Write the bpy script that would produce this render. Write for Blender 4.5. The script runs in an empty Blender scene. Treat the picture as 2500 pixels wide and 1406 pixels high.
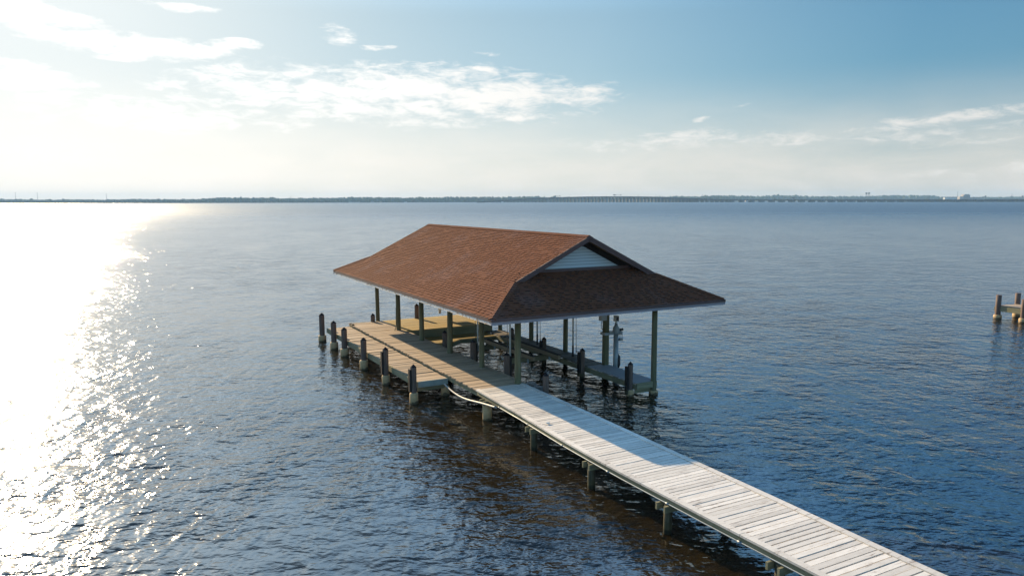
import bpy, math, random
from mathutils import Vector, Matrix, noise as mnoise
R = math.radians
rnd = random.Random(7)
C = bpy.context.scene.collection
SC = bpy.context.scene
S = 0.875                      # survey units -> metres (camera stands 8 units = 7 m above the water)

# ------------------------------------------------------------------ camera, sky, sun, exposure
HEAD = R(28.136)               # camera heading, clockwise from +Y (the line of the pier)
FWD = Vector((math.sin(HEAD), math.cos(HEAD), 0)); RGT = Vector((math.cos(HEAD), -math.sin(HEAD), 0))
cam_d = bpy.data.cameras.new('camera'); cam = bpy.data.objects.new('camera', cam_d); C.objects.link(cam)
cam_d.sensor_width = 36; cam_d.lens = 36*1800/2500; cam_d.clip_end = 30000; cam_d.clip_start = 0.1
cam.matrix_world = (Matrix.Translation((0, 0, 8*S)) @ Matrix.Rotation(-HEAD, 4, 'Z') @
                    Matrix.Rotation(R(90-6.742), 4, 'X') @ Matrix.Rotation(-0.0026, 4, 'Z'))
SC.camera = cam
SUN_LEFT = R(7.0); SUN_EL = R(19.6)       # sun a little left of the pier's outward line
SC.view_settings.view_transform = 'Standard'; SC.view_settings.look = 'None'
SC.view_settings.exposure = 1.0; SC.view_settings.gamma = 1.0
SUN_W = 4.7; SKY_W = 0.08

w = bpy.data.worlds.new("World"); SC.world = w; w.use_nodes = True
class NT:
    """tiny helper for shader trees"""
    def __init__(s, nt): s.nt = nt; s.n = nt.nodes; s.l = nt.links
    def add(s, t, ins=None, **kw):
        nd = s.n.new(t)
        for k, v in kw.items(): setattr(nd, k, v)
        for k, v in (ins or {}).items(): s.put(nd.inputs[k], v)
        return nd
    def put(s, sock, v):
        if isinstance(v, bpy.types.NodeSocket): s.l.new(v, sock)
        else: sock.default_value = v
    def m(s, op, a, b=None, c=None, clamp=False):
        nd = s.n.new('ShaderNodeMath'); nd.operation = op; nd.use_clamp = clamp
        for i, v in enumerate((a, b, c)):
            if v is not None: s.put(nd.inputs[i], v)
        return nd.outputs[0]
    def vm(s, op, a, b=None):
        nd = s.n.new('ShaderNodeVectorMath'); nd.operation = op
        s.put(nd.inputs[0], a)
        if b is not None:
            if op == 'SCALE': s.put(nd.inputs['Scale'], b)
            else: s.put(nd.inputs[1], b)
        return nd.outputs['Value'] if op in ('DOT_PRODUCT', 'LENGTH') else nd.outputs[0]
    def mix(s, f, a, b, mode='MIX'):
        nd = s.n.new('ShaderNodeMix'); nd.data_type = 'RGBA'; nd.blend_type = mode
        s.put(nd.inputs[0], f); s.put(nd.inputs[6], a); s.put(nd.inputs[7], b)
        return nd.outputs[2]
    def ramp(s, f, stops):
        nd = s.n.new('ShaderNodeValToRGB'); e = nd.color_ramp.elements
        while len(e) < len(stops): e.new(0.5)
        for i, (p, c) in enumerate(stops): e[i].position = p; e[i].color = c if len(c) == 4 else (*c, 1)
        s.put(nd.inputs[0], f); return nd.outputs[0]
    def noise(s, vec, scale, detail=2, rough=.5, dist=0.0, out=0):
        nd = s.n.new('ShaderNodeTexNoise'); s.put(nd.inputs['Vector'], vec)
        nd.inputs['Scale'].default_value = scale; nd.inputs['Detail'].default_value = detail
        nd.inputs['Roughness'].default_value = rough; nd.inputs['Distortion'].default_value = dist
        return nd.outputs[out]
    def mapr(s, v, a, b, c=0.0, d=1.0, smooth=False):
        nd = s.n.new('ShaderNodeMapRange'); nd.interpolation_type = 'SMOOTHSTEP' if smooth else 'LINEAR'
        for i, x in enumerate((v, a, b, c, d)): s.put(nd.inputs[i], x)
        return nd.outputs[0]
    def sep(s, v):
        nd = s.n.new('ShaderNodeSeparateXYZ'); s.put(nd.inputs[0], v); return nd.outputs
    def comb(s, x, y, z):
        nd = s.n.new('ShaderNodeCombineXYZ')
        for i, v in enumerate((x, y, z)): s.put(nd.inputs[i], v)
        return nd.outputs[0]
def c4(c): return (c[0], c[1], c[2], 1.0)

# sky: Nishita air, thin warm haze towards the horizon and drifting cloud banks, all by direction in the world
def build_sky():
    t = NT(w.node_tree); t.n.clear()
    out = t.n.new('ShaderNodeOutputWorld'); bg = t.n.new('ShaderNodeBackground'); t.l.new(bg.outputs[0], out.inputs[0])
    sky = t.n.new('ShaderNodeTexSky'); sky.sky_type = 'NISHITA'; sky.sun_disc = False
    sky.sun_elevation = SUN_EL; sky.sun_rotation = -SUN_LEFT
    sky.altitude = 0; sky.air_density = 1.0; sky.dust_density = 1.2; sky.ozone_density = 1.6
    d = t.n.new('ShaderNodeTexCoord').outputs['Generated']
    x, y, z = t.sep(t.vm('NORMALIZE', d))
    # azimuth from the camera's heading, elevation (radians)
    fx = t.vm('DOT_PRODUCT', d, tuple(RGT)); fy = t.vm('DOT_PRODUCT', d, tuple(FWD))
    az = t.m('ARCTAN2', fx, fy); el = t.m('ARCSINE', z)
    p = t.comb(az, t.m('MULTIPLY', el, 2.6), 0.0)
    warp = t.noise(p, 5.0, 3, .55, out=1)
    wv = t.vm('SCALE', t.vm('SUBTRACT', warp, (.5, .5, .5)), .10)
    pw = t.vm('ADD', p, wv)
    wx, wy, _ = t.sep(pw)
    wy = t.m('DIVIDE', wy, 2.6)
    fine = t.noise(t.comb(t.m('MULTIPLY', az, 1.0), t.m('MULTIPLY', el, 3.4), 0.3), 26.0, 9, .66, .35)
    mid = t.noise(t.comb(t.m('MULTIPLY', az, 1.0), t.m('MULTIPLY', el, 4.0), 4.3), 7.0, 5, .58, .3)
    # cloud banks: azimuth, elevation, half widths, slope, weight
    def px(xp, yp):
        dx, dy = (xp-1250)/1800, (yp-703)/1800
        dx, dy = dx-dy*0.0026, dy+dx*0.0026
        pt = R(6.742); F = math.cos(pt)-dy*math.sin(pt); U = -math.sin(pt)-dy*math.cos(pt)
        return math.atan2(dx, F), math.atan2(U, math.hypot(dx, F))
    banks = []
    for (xa, ya, hw, hh, sl, k) in CLOUDS:
        a, e = px(xa, ya); banks.append((a, e, hw/1800, hh/1800, sl, k))
    acc = None
    for a, e, ha, he, sl, k in banks:
        dx = t.m('SUBTRACT', wx, a)
        dy = t.m('SUBTRACT', t.m('SUBTRACT', wy, e), t.m('MULTIPLY', dx, sl))
        q = t.m('ADD', t.m('POWER', t.m('DIVIDE', dx, ha), 2.0), t.m('POWER', t.m('DIVIDE', dy, he), 2.0))
        v = t.m('MULTIPLY', t.m('SUBTRACT', 1.0, q, clamp=True), k)
        acc = v if acc is None else t.m('MAXIMUM', acc, v)
    dens = t.m('ADD', t.m('MULTIPLY', acc, 1.0), t.m('MULTIPLY', t.m('SUBTRACT', fine, .5), 2.9))
    dens = t.m('ADD', dens, t.m('MULTIPLY', t.m('SUBTRACT', mid, .5), .9))
    dens = t.m('MULTIPLY', t.mapr(dens, .16, 1.15, smooth=True), t.mapr(acc, 0.0, .25, smooth=True))
    # thin veil near the horizon and high streaks over the rest of the sky
    veil = t.m('MULTIPLY', t.mapr(el, .17, .02, smooth=True), t.mapr(mid, .25, .75, .6, 1.0))
    back = t.m('MULTIPLY', t.mapr(fine, .52, .75, smooth=True), t.mapr(t.m('ABSOLUTE', az), .75, 1.0, 0, .7))
    dens = t.m('MAXIMUM', dens, t.m('MULTIPLY', back, t.mapr(el, .05, .3)))
    sund = Vector((-math.sin(SUN_LEFT)*math.cos(SUN_EL), math.cos(SUN_LEFT)*math.cos(SUN_EL), math.sin(SUN_EL)))
    cs = t.m('MAXIMUM', t.vm('DOT_PRODUCT', t.vm('NORMALIZE', d), tuple(sund)), 0.0)
    r_, g_, b_ = t.sep(sky.outputs[0])
    # the glare round the sun rolls off softly instead of burning out
    r_, g_, b_ = [t.m('DIVIDE', t.m('MULTIPLY', c, k), t.m('ADD', 1.0, t.m('DIVIDE', t.m('MULTIPLY', c, k), ROLL))) for c, k in zip((r_, g_, b_), SKY_TINT)]
    skyc = t.comb(r_, g_, b_)
    skyc = t.vm('MULTIPLY', skyc, t.comb(t.mapr(cs, .48, .76, .62, 1.0), t.mapr(cs, .48, .76, .80, 1.0), t.mapr(cs, .48, .76, .88, 1.0)))
    # bright blue band added above the view to light the water, fading to the zenith and away from the sun
    band = t.m('MULTIPLY', t.mapr(el, .23, .38, smooth=True), t.m('SUBTRACT', 1.0, t.mapr(el, .42, .9, 0, .85, smooth=True)))
    band = t.m('MULTIPLY', band, t.mapr(fy, -.2, .5, .1, 1.0, smooth=True))
    skyc = t.mix(band, skyc, t.vm('MULTIPLY', skyc, (2.35, 2.75, 3.2)))
    skyc = t.vm('SCALE', skyc, t.m('MULTIPLY', t.mapr(el, .5, 1.1, 1.0, 1.15, smooth=True), t.mapr(fy, -.4, .3, 1.7, 1.0, smooth=True)))  # extra sky brightness added overhead and behind the camera to fill the shade
    lum = t.m('ADD', CLOUD_A, t.m('MULTIPLY', t.m('POWER', cs, 4.0), CLOUD_B))
    cloudc = t.vm('SCALE', (1.0, .975, .93), lum)
    hazec = t.vm('SCALE', (1.0, .94, .86), t.m('ADD', HAZE_A, t.m('MULTIPLY', t.m('POWER', cs, 4.0), HAZE_B)))
    col = t.mix(t.m('MULTIPLY', veil, .95), skyc, hazec)
    col = t.mix(t.m('MULTIPLY', dens, .9), col, cloudc)
    t.l.new(col, bg.inputs['Color']); bg.inputs['Strength'].default_value = SKY_W
# cloud banks as drawn on the photograph's sky: x, y, half width, half height, slope, weight
CLOUDS = [(950, 232, 560, 88, -.02, 1.0), (1250, 232, 290, 42, .03, 1.1), (330, 108, 240, 33, -.06, 1.05), (560, 110, 90, 18, .05, .9),
          (50, 18, 170, 32, -.1, .95), (80, 202, 160, 28, .03, .85), (440, 4, 110, 14, -.03, .9), (30, 150, 90, 24, 0, .85),
          (845, 88, 50, 24, -.25, .75), (925, 112, 60, 9, 0, .7), (1155, 180, 110, 10, .02, .8), (1265, 284, 48, 15, .03, 1.0),
          (1690, 299, 30, 11, .15, .95), (2330, 292, 260, 20, .08, .75), (1700, 345, 420, 26, .02, .55), (2250, 338, 330, 22, .04, .48),
          (420, 285, 420, 46, 0, .6), (1180, 142, 40, 8, .05, .6), (1805, 256, 35, 6, .12, .6), (1475, 372, 90, 10, 0, .5), (2400, 408, 200, 24, 0, .45)]
SKY_TINT = (0.73, 1.16, 1.50); ROLL = 7.4; CLOUD_A, CLOUD_B = 5.4, 3.0; HAZE_A, HAZE_B = 5.3, 2.8
build_sky()
sun_d = bpy.data.lights.new('sun', 'SUN'); sun = bpy.data.objects.new('sun', sun_d); C.objects.link(sun)
sun_d.energy = SUN_W; sun_d.angle = R(0.5); sun_d.color = (1.0, .77, .48)
sun.rotation_euler = (R(90)-SUN_EL, 0, R(180)+SUN_LEFT)

# ------------------------------------------------------------------ materials
def mat(name):
    m = bpy.data.materials.new(name); m.use_nodes = True
    t = NT(m.node_tree); b = t.n['Principled BSDF']
    return m, t, b
def tide(t, col, n, light=False):
    """dark slimy band up to the high water mark, with a ragged edge"""
    wz = t.sep(t.n.new('ShaderNodeNewGeometry').outputs['Position'])[2]
    c0 = col
    lim = t.m('ADD', wz, t.m('MULTIPLY', t.m('SUBTRACT', n, .5), -.45))
    col = t.mix(t.mapr(lim, .30, .16, 0, .75, smooth=True), col, c4((.075, .07, .035)))
    if light: return t.mix(t.mapr(lim, .13, .02, 0, .85, smooth=True), t.mix(t.mapr(lim, .32, .16, 0, .3, smooth=True), c0, c4((.12, .10, .05))), c4((.02, .02, .012)))
    return t.mix(t.mapr(lim, .12, .03, 0, .9, smooth=True), col, c4((.015, .016, .010)))
def wood(name, base, dark, along, rough=.75, island=.25, grain=1.0, stain=None, stain_amt=.5, bump=.4):
    """weathered timber: grain stretched along one axis, a tone per board, grey or dark stains"""
    m, t, b = mat(name)
    co = t.n.new('ShaderNodeTexCoord').outputs['Object']
    ri = t.n.new('ShaderNodeNewGeometry').outputs['Random Per Island']
    off = t.comb(t.m('MULTIPLY', ri, 37.0), t.m('MULTIPLY', ri, 91.0), t.m('MULTIPLY', ri, 53.0))
    sc = {'x': (1.2, 26, 26), 'y': (26, 1.2, 26), 'z': (26, 26, 1.0)}[along]
    v = t.vm('ADD', t.vm('MULTIPLY', co, tuple(s*grain for s in sc)), off)
    g = t.noise(v, 1.0, 5, .65)
    big = t.noise(t.vm('ADD', co, off), 1.3, 4, .6)
    tone = t.mapr(ri, 0, 1, 1-island, 1+island)
    col = t.mix(t.mapr(g, .3, .72), c4(dark), c4(base))
    if stain: col = t.mix(t.m('MULTIPLY', t.mapr(big, .48, .72, smooth=True), stain_amt), col, c4(stain))
    col = t.vm('SCALE', col, tone)
    if along == 'z': col = tide(t, col, big)
    t.l.new(col, b.inputs['Base Color']); b.inputs['Roughness'].default_value = rough
    b.inputs['Specular IOR Level'].default_value = .25
    bp = t.add('ShaderNodeBump', {'Strength': bump, 'Distance': .01, 'Height': g}); t.l.new(bp.outputs[0], b.inputs['Normal'])
    return m
M = {}
M['deck'] = wood('weathered_deck_wood', (.52, .395, .27), (.27, .195, .13), 'x', island=.2, stain=(.36, .30, .24))
M['backdeck'] = wood('golden_deck_wood', (.44, .31, .10), (.27, .19, .06), 'x', island=.12, stain=(.28, .22, .11))
M['fingerdeck'] = wood('grey_brown_deck_wood', (.22, .18, .13), (.10, .08, .06), 'x', island=.2)
M['greydeck'] = wood('grey_composite_deck', (.36, .34, .34), (.32, .30, .30), 'x', island=.05, bump=.1)
M['treated'] = wood('green_treated_timber', (.30, .28, .17), (.16, .15, .09), 'x', island=.15, stain=(.16, .17, .09))
M['treated_y'] = wood('green_treated_stringer', (.32, .29, .18), (.17, .15, .09), 'y', island=.15, stain=(.16, .17, .09))
M['post'] = wood('treated_round_post', (.21, .195, .11), (.08, .078, .042), 'z', island=.1, stain=(.11, .12, .06), stain_amt=.8, bump=.7)
M['pile'] = wood('dark_wet_pile', (.13, .115, .07), (.04, .035, .02), 'z', island=.1, stain=(.02, .018, .012), stain_amt=.9, bump=.7)
M['mooring'] = wood('brown_grooved_piling', (.22, .15, .115), (.07, .048, .04), 'z', grain=1.6, island=.12, bump=.9)
M['fender'] = wood('black_fender_timber', (.035, .03, .028), (.015, .013, .012), 'z', island=.1)
M['cap'] = wood('dark_pyramid_cap', (.022, .02, .024), (.012, .011, .014), 'x', rough=.95)
M['beamwood'] = wood('lift_bunk_timber', (.36, .27, .17), (.2, .14, .09), 'y', island=.1)
M['crosswood'] = wood('lift_cross_timber', (.26, .22, .13), (.14, .12, .07), 'x', island=.1)
M['rafter'] = wood('brown_rafter_timber', (.22, .17, .12), (.12, .09, .06), 'x')  # one brown timber tone for beams, roof underside and back sheathing
def simple(name, col, rough=.6, metal=0.0, var=.25, scale=3.0, bump=0.0, wet=False):
    m, t, b = mat(name)
    co = t.n.new('ShaderNodeTexCoord').outputs['Object']
    n = t.noise(co, scale, 5, .6)
    cc = t.vm('SCALE', c4(col)[:3], t.mapr(n, .25, .75, 1-var, 1+var))
    if wet: cc = tide(t, cc, n, True)
    t.l.new(cc, b.inputs['Base Color']); b.inputs['Roughness'].default_value = rough; b.inputs['Metallic'].default_value = metal
    if bump:
        bp = t.add('ShaderNodeBump', {'Strength': bump, 'Distance': .02, 'Height': n}); t.l.new(bp.outputs[0], b.inputs['Normal'])
    return m
M['concrete'] = simple('tan_concrete_sleeve', (.60, .41, .21), .85, var=.4, scale=4, bump=.5, wet=True)
M['white'] = simple('white_plastic', (.75, .74, .70), .4, var=.08)
M['greymetal'] = simple('grey_painted_metal', (.30, .34, .36), .45, .2, var=.25, scale=6)
M['box'] = simple('grey_enclosure', (.42, .45, .45), .5, var=.08)
M['dark'] = simple('black_rubber', (.02, .02, .022), .6)
M['carpet'] = simple('black_bunk_carpet', (.012, .012, .012), .95)
M['cable'] = simple('steel_cable', (.06, .06, .06), .4, .6)
M['net'] = simple('grey_brown_canvas', (.20, .17, .15), .9, var=.6, scale=14, bump=.6)
M['purple'] = wood('brown_painted_board', (.15, .095, .085), (.10, .065, .06), 'x', island=.08, bump=.2)
M['conduit'] = simple('grey_white_conduit', (.38, .36, .32), .5, var=.1)

def white_deck_mat():
    m, t, b = mat('worn_white_deck_paint')
    co = t.n.new('ShaderNodeTexCoord').outputs['Object']
    ri = t.n.new('ShaderNodeNewGeometry').outputs['Random Per Island']
    off = t.comb(t.m('MULTIPLY', ri, 37.0), t.m('MULTIPLY', ri, 91.0), 0.0)
    v = t.vm('ADD', t.vm('MULTIPLY', co, (1.6, 14, 4)), off)
    g = t.noise(v, 1.0, 6, .7); fine = t.noise(t.vm('MULTIPLY', co, (3, 60, 10)), 1.0, 3, .6)
    wear = t.m('MULTIPLY', t.mapr(g, .56, .66, smooth=True), t.mapr(t.noise(co, .8, 3, .6), .42, .56))
    dirt = t.mapr(t.noise(t.vm('MULTIPLY', co, (2.5, 7, 4)), 1.0, 5, .7), .45, .8)
    col = t.mix(t.m('MULTIPLY', dirt, .6), c4((.77, .715, .635)), c4((.52, .46, .385)))
    col = t.mix(wear, col, c4((.26, .19, .14)))
    col = t.mix(t.m('MULTIPLY', t.mapr(fine, .6, .8), .25), col, c4((.45, .40, .35)))
    wx, wy, wz = t.sep(co)
    streak = t.noise(t.vm('ADD', t.vm('MULTIPLY', co, (1.1, 9, 2)), off), 1.0, 4, .75)
    col = t.mix(t.m('MULTIPLY', t.mapr(streak, .60, .70, smooth=True), .85), col, c4((.30, .225, .165)))
    col = t.vm('SCALE', col, t.mapr(ri, 0, 1, .76, 1.05))
    t.l.new(col, b.inputs['Base Color']); b.inputs['Roughness'].default_value = .6; b.inputs['Specular IOR Level'].default_value = .3
    bp = t.add('ShaderNodeBump', {'Strength': .3, 'Distance': .005, 'Height': fine}); t.l.new(bp.outputs[0], b.inputs['Normal'])
    return m
M['whitedeck'] = white_deck_mat()
def peeling():
    m, t, b = mat('peeling_white_fascia')
    co = t.n.new('ShaderNodeTexCoord').outputs['Object']
    n = t.noise(t.vm('MULTIPLY', co, (3, 3, 8)), 1.5, 6, .7)
    col = t.mix(t.mapr(n, .52, .60), c4((.74, .71, .66)), c4((.36, .24, .16)))
    t.l.new(col, b.inputs['Base Color']); b.inputs['Roughness'].default_value = .6
    return m
M['fascia'] = peeling()
def shingle_mat():
    m, t, b = mat('brown_asphalt_shingle')
    co = t.n.new('ShaderNodeTexCoord').outputs['Object']
    ri = t.n.new('ShaderNodeNewGeometry').outputs['Random Per Island']
    gr = t.noise(co, 90, 3, .7); big = t.noise(co, .6, 4, .6); mid = t.noise(co, 3.0, 3, .5)
    col = t.mix(t.mapr(ri, 0, 1), c4((.150, .056, .030)), c4((.172, .067, .036)))
    col = t.mix(t.m('MULTIPLY', t.mapr(big, .5, .7, smooth=True), .35), col, c4((.20, .125, .115)))
    col = t.mix(t.m('MULTIPLY', t.mapr(mid, .6, .8, smooth=True), .15), col, c4((.10, .06, .045)))
    col = t.vm('SCALE', col, t.mapr(gr, .3, .7, .75, 1.25))
    t.l.new(col, b.inputs['Base Color']); b.inputs['Roughness'].default_value = .95; b.inputs['Specular IOR Level'].default_value = .06
    bp = t.add('ShaderNodeBump', {'Strength': .5, 'Distance': .004, 'Height': gr}); t.l.new(bp.outputs[0], b.inputs['Normal'])
    return m
M['shingle'] = shingle_mat()
M['shadefascia'] = wood('shade_grey_fascia', (.34, .33, .36), (.24, .22, .24), 'x', island=.1, stain=(.24, .17, .15))  # white fascia paint greyed to its tone in shade, with brown stains
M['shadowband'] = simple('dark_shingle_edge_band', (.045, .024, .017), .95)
def siding_mat():
    m, t, b = mat('pale_vinyl_siding')
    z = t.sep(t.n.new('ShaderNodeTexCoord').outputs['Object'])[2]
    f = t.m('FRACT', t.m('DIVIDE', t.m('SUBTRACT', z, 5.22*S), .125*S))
    col = t.mix(t.mapr(f, .0, .30, .95, 0), c4((.48, .54, .55)), c4((.13, .16, .17)))  # shadow line of each lap painted into the colour as a dark stripe
    t.l.new(col, b.inputs['Base Color']); b.inputs['Roughness'].default_value = .45; return m
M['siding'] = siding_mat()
M['far_concrete'] = simple('far_bridge_concrete', (.02, .025, .03), .9, var=.15, scale=.05)
M['far_pier'] = simple('far_pier_concrete', (.075, .08, .085), .9, var=.15, scale=.05)
M['far_dark'] = simple('far_dark_steel', (.06, .065, .07), .7, var=.2)
M['far_tan'] = simple('far_tan_wall', (.36, .31, .26), .9, var=.08, scale=.2)
M['far_white'] = simple('far_white_wall', (.55, .54, .50), .8, var=.05, scale=.2)
M['land'] = simple('shore_soil', (.07, .075, .05), .95, var=.3, scale=.02)
def tree_mat():
    m, t, b = mat('far_tree_foliage')
    co = t.n.new('ShaderNodeTexCoord').outputs['Object']; ri = t.n.new('ShaderNodeNewGeometry').outputs['Random Per Island']
    n = t.noise(co, .35, 3, .7)
    col = t.mix(t.mapr(n, .3, .7), c4((.05, .075, .045)), c4((.12, .15, .09)))
    col = t.vm('SCALE', col, t.mapr(ri, 0, 1, .7, 1.25))
    t.l.new(col, b.inputs['Base Color']); b.inputs['Roughness'].default_value = .95; b.inputs['Specular IOR Level'].default_value = .1
    return m
M['tree'] = tree_mat()

def water_mat():
    # height field of small wind ripples; its slope is taken by finite differences so the waves keep their steepness at any distance
    g = bpy.data.node_groups.new('ripple_height', 'ShaderNodeTree')
    g.interface.new_socket('P', in_out='INPUT', socket_type='NodeSocketVector')
    g.interface.new_socket('H', in_out='OUTPUT', socket_type='NodeSocketFloat')
    t = NT(g); gi = t.n.new('NodeGroupInput').outputs[0]; go = t.n.new('NodeGroupOutput')
    def rot(p, ang, sx, sy, oz):
        ca, sa = math.cos(ang), math.sin(ang)
        X = t.vm('DOT_PRODUCT', p, (ca*sx, sa*sx, 0)); Y = t.vm('DOT_PRODUCT', p, (-sa*sy, ca*sy, 0))
        return t.comb(X, Y, oz)
    H = None
    for ang, sx, sy, det, amp, oz in WAVES:
        n = t.m('MULTIPLY', t.noise(rot(gi, ang-HEAD, sx, sy, oz), 1.0, det, .5, .35), amp)
        H = n if H is None else t.m('ADD', H, n)
    t.l.new(H, go.inputs[0])
    m, t, b = mat('river_water')
    pos = t.n.new('ShaderNodeNewGeometry').outputs['Position']
    e = .016
    def h(dx, dy):
        nd = t.n.new('ShaderNodeGroup'); nd.node_tree = g; t.l.new(t.vm('ADD', pos, (dx, dy, 0)), nd.inputs[0]); return nd.outputs[0]
    h0, hx, hy = h(0, 0), h(e, 0), h(0, e)
    # calmer and rougher patches drifting over the river
    cr, cf = t.vm('DOT_PRODUCT', pos, tuple(RGT)), t.vm('DOT_PRODUCT', pos, tuple(FWD))
    gust = t.noise(t.comb(t.m('MULTIPLY', cr, .008), t.m('MULTIPLY', cf, .02), 0), 1.0, 4, .55)
    gust2 = t.noise(t.comb(t.m('MULTIPLY', cr, .40), t.m('MULTIPLY', cf, .30), 3.0), 1.0, 4, .7, .4)
    k = t.m('MULTIPLY', t.mapr(gust, .3, .7, .8, 1.2), t.mapr(gust2, .36, .64, .5, 1.5))
    gust3 = t.noise(t.comb(t.m('MULTIPLY', cr, .09), t.m('MULTIPLY', cf, .035), 7.0), 1.0, 5, .7, .3)
    k = t.m('MULTIPLY', k, t.mapr(gust3, .36, .64, .65, 1.35))
    k = t.m('MULTIPLY', k, WAVE_K/e)
    nx = t.m('MULTIPLY', t.m('SUBTRACT', h0, hx), k); ny = t.m('MULTIPLY', t.m('SUBTRACT', h0, hy), k)
    # steep fronts face the shore (the wavelets run in from the open river), their backs are gentle
    sl = t.comb(nx, ny, 0.0); f = t.vm('DOT_PRODUCT', sl, tuple(FWD)); r = t.vm('DOT_PRODUCT', sl, tuple(RGT))
    f = t.m('ADD', t.m('MINIMUM', f, 0.0), t.m('MULTIPLY', t.m('MAXIMUM', f, 0.0), .30))
    sl = t.vm('ADD', t.vm('SCALE', tuple(FWD), f), t.vm('SCALE', tuple(RGT), t.m('MULTIPLY', r, .44)))
    nrm = t.vm('NORMALIZE', t.vm('ADD', sl, (0, 0, 1)))
    t.l.new(nrm, b.inputs['Normal'])
    b.inputs['Base Color'].default_value = c4(WATER_BODY); t.l.new(t.mapr(cf, 25, 550, .11, .34, smooth=True), b.inputs['Roughness'])   # sheltered near the bank, wind-roughened in the open river
    b.inputs['IOR'].default_value = 1.7
    return m
# direction, frequency along and across the crests, detail, height
WAVES = [(R(8), .3, .42, 1, .08, 2.2), (R(4), 1.9, .95, 2, .066, 3.3), (R(-10), 1.1, 2.0, 2, .056, .0), (R(16), 3.0, 5.2, 2, .026, 5.1), (R(-22), 7.0, 13, 2, .008, 9.7)]
WAVE_K = 2.5; WATER_BODY = (.016, .0115, .005)
M['water'] = water_mat()

# ------------------------------------------------------------------ mesh helpers
class MB:
    """collects shapes in survey units, links them as ONE mesh object in metres"""
    def __init__(s): s.v = []; s.f = []; s.sm = []; s.dark = []
    def poly(s, pts, smooth=False):
        i = len(s.v); s.v += [tuple(p) for p in pts]; s.f.append(tuple(range(i, i+len(pts)))); s.sm.append(smooth)
    def box(s, x0, x1, y0, y1, z0, z1):
        s.hexa([(x0, y0), (x1, y0), (x1, y1), (x0, y1)], z0, z1)
    def hexa(s, q, z0, z1):
        s.prism(q, z0, z1)
    def prism(s, q, z0, z1):
        i = len(s.v); n = len(q)
        s.v += [(x, y, z0) for x, y in q] + [(x, y, z1) for x, y in q]
        s.f.append(tuple(range(i+n-1, i-1, -1))); s.f.append(tuple(range(i+n, i+2*n)))
        for k in range(n):
            k2 = (k+1) % n; s.f.append((i+k, i+k2, i+n+k2, i+n+k))
        s.sm += [False]*(n+2)
    def bar(s, a, b, wd, ht, up=(0, 0, 1)):
        """rectangular bar from a to b"""
        a, b = Vector(a), Vector(b); d = (b-a).normalized(); u = Vector(up)
        sd = d.cross(u).normalized(); u = sd.cross(d).normalized()
        i = len(s.v)
        for p in (a, b):
            for sx, sz in ((-1, -1), (1, -1), (1, 1), (-1, 1)): s.v.append(tuple(p+sd*sx*wd/2+u*sz*ht/2))
        for q in ((0, 1, 2, 3), (7, 6, 5, 4), (0, 4, 5, 1), (1, 5, 6, 2), (2, 6, 7, 3), (3, 7, 4, 0)):
            s.f.append(tuple(i+k for k in q)); s.sm.append(False)
    def tube(s, pts, rads, n=12, jag=0.0, groove=0.0, seed=0):
        """round section swept along points, capped"""
        rr = random.Random(seed); pts = [Vector(p) for p in pts]; i0 = len(s.v)
        jg = [1+rr.uniform(-jag, jag) for _ in range(n)]
        for j, p in enumerate(pts):
            d = (pts[min(j+1, len(pts)-1)]-pts[max(j-1, 0)]).normalized()
            ref = Vector((0, 0, 1)) if abs(d.z) < .9 else Vector((1, 0, 0))
            sd = d.cross(ref).normalized(); u = sd.cross(d).normalized()
            for k in range(n):
                a = 2*math.pi*k/n
                rk = rads[j]*jg[k]*(1-groove*(k % 2))
                s.v.append(tuple(p+sd*math.cos(a)*rk+u*math.sin(a)*rk))
        for j in range(len(pts)-1):
            for k in range(n):
                k2 = (k+1) % n; a = i0+j*n
                s.f.append((a+k, a+k2, a+n+k2, a+n+k)); s.sm.append(groove == 0)
        s.f.append(tuple(i0+k for k in range(n-1, -1, -1))); s.sm.append(False)
        e = i0+(len(pts)-1)*n; s.f.append(tuple(e+k for k in range(n))); s.sm.append(False)
    def cone(s, x, y, z0, z1, r, n=8, seed=0):
        i = len(s.v)
        for k in range(n): a = 2*math.pi*(k+.5)/n; s.v.append((x+r*math.cos(a), y+r*math.sin(a), z0))
        s.v.append((x, y, z1))
        for k in range(n): s.f.append((i+k, i+(k+1) % n, i+n)); s.sm.append(False)
        s.f.append(tuple(i+k for k in range(n-1, -1, -1))); s.sm.append(False)
    def build(s, name, material, parent=None, scale=S, bevel=0.0):
        me = bpy.data.meshes.new(name); off = Vector((0, 0, 0))
        if parent is not None: off = parent.matrix_basis.translation.copy(); 
        if parent is not None and parent.parent is not None: off += parent.parent.matrix_basis.translation
        me.from_pydata([(x*scale-off.x, y*scale-off.y, z*scale-off.z) for x, y, z in s.v], [], s.f)
        for p, q in zip(me.polygons, s.sm): p.use_smooth = q
        me.materials.append(material)
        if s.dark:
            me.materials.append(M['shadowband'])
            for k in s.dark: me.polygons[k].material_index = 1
        me.update(); me.validate()
        o = bpy.data.objects.new(name, me); C.objects.link(o)
        if parent is not None: o.parent = parent
        if bevel:
            bv = o.modifiers.new('bevel', 'BEVEL'); bv.width = bevel; bv.segments = 1; bv.limit_method = 'ANGLE'
        return o
def tag(o, label=None, cat=None, group=None, kind=None):
    if label: o['label'] = label
    if cat: o['category'] = cat
    if group: o['group'] = group
    if kind: o['kind'] = kind
    return o
def thing(name, label, cat, loc, group=None, scale=S):
    o = bpy.data.objects.new(name, None); C.objects.link(o); o.empty_display_size = .2
    o.location = Vector(loc)*scale; o.matrix_basis = Matrix.Translation(Vector(loc)*scale)
    return tag(o, label, cat, group)
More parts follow.
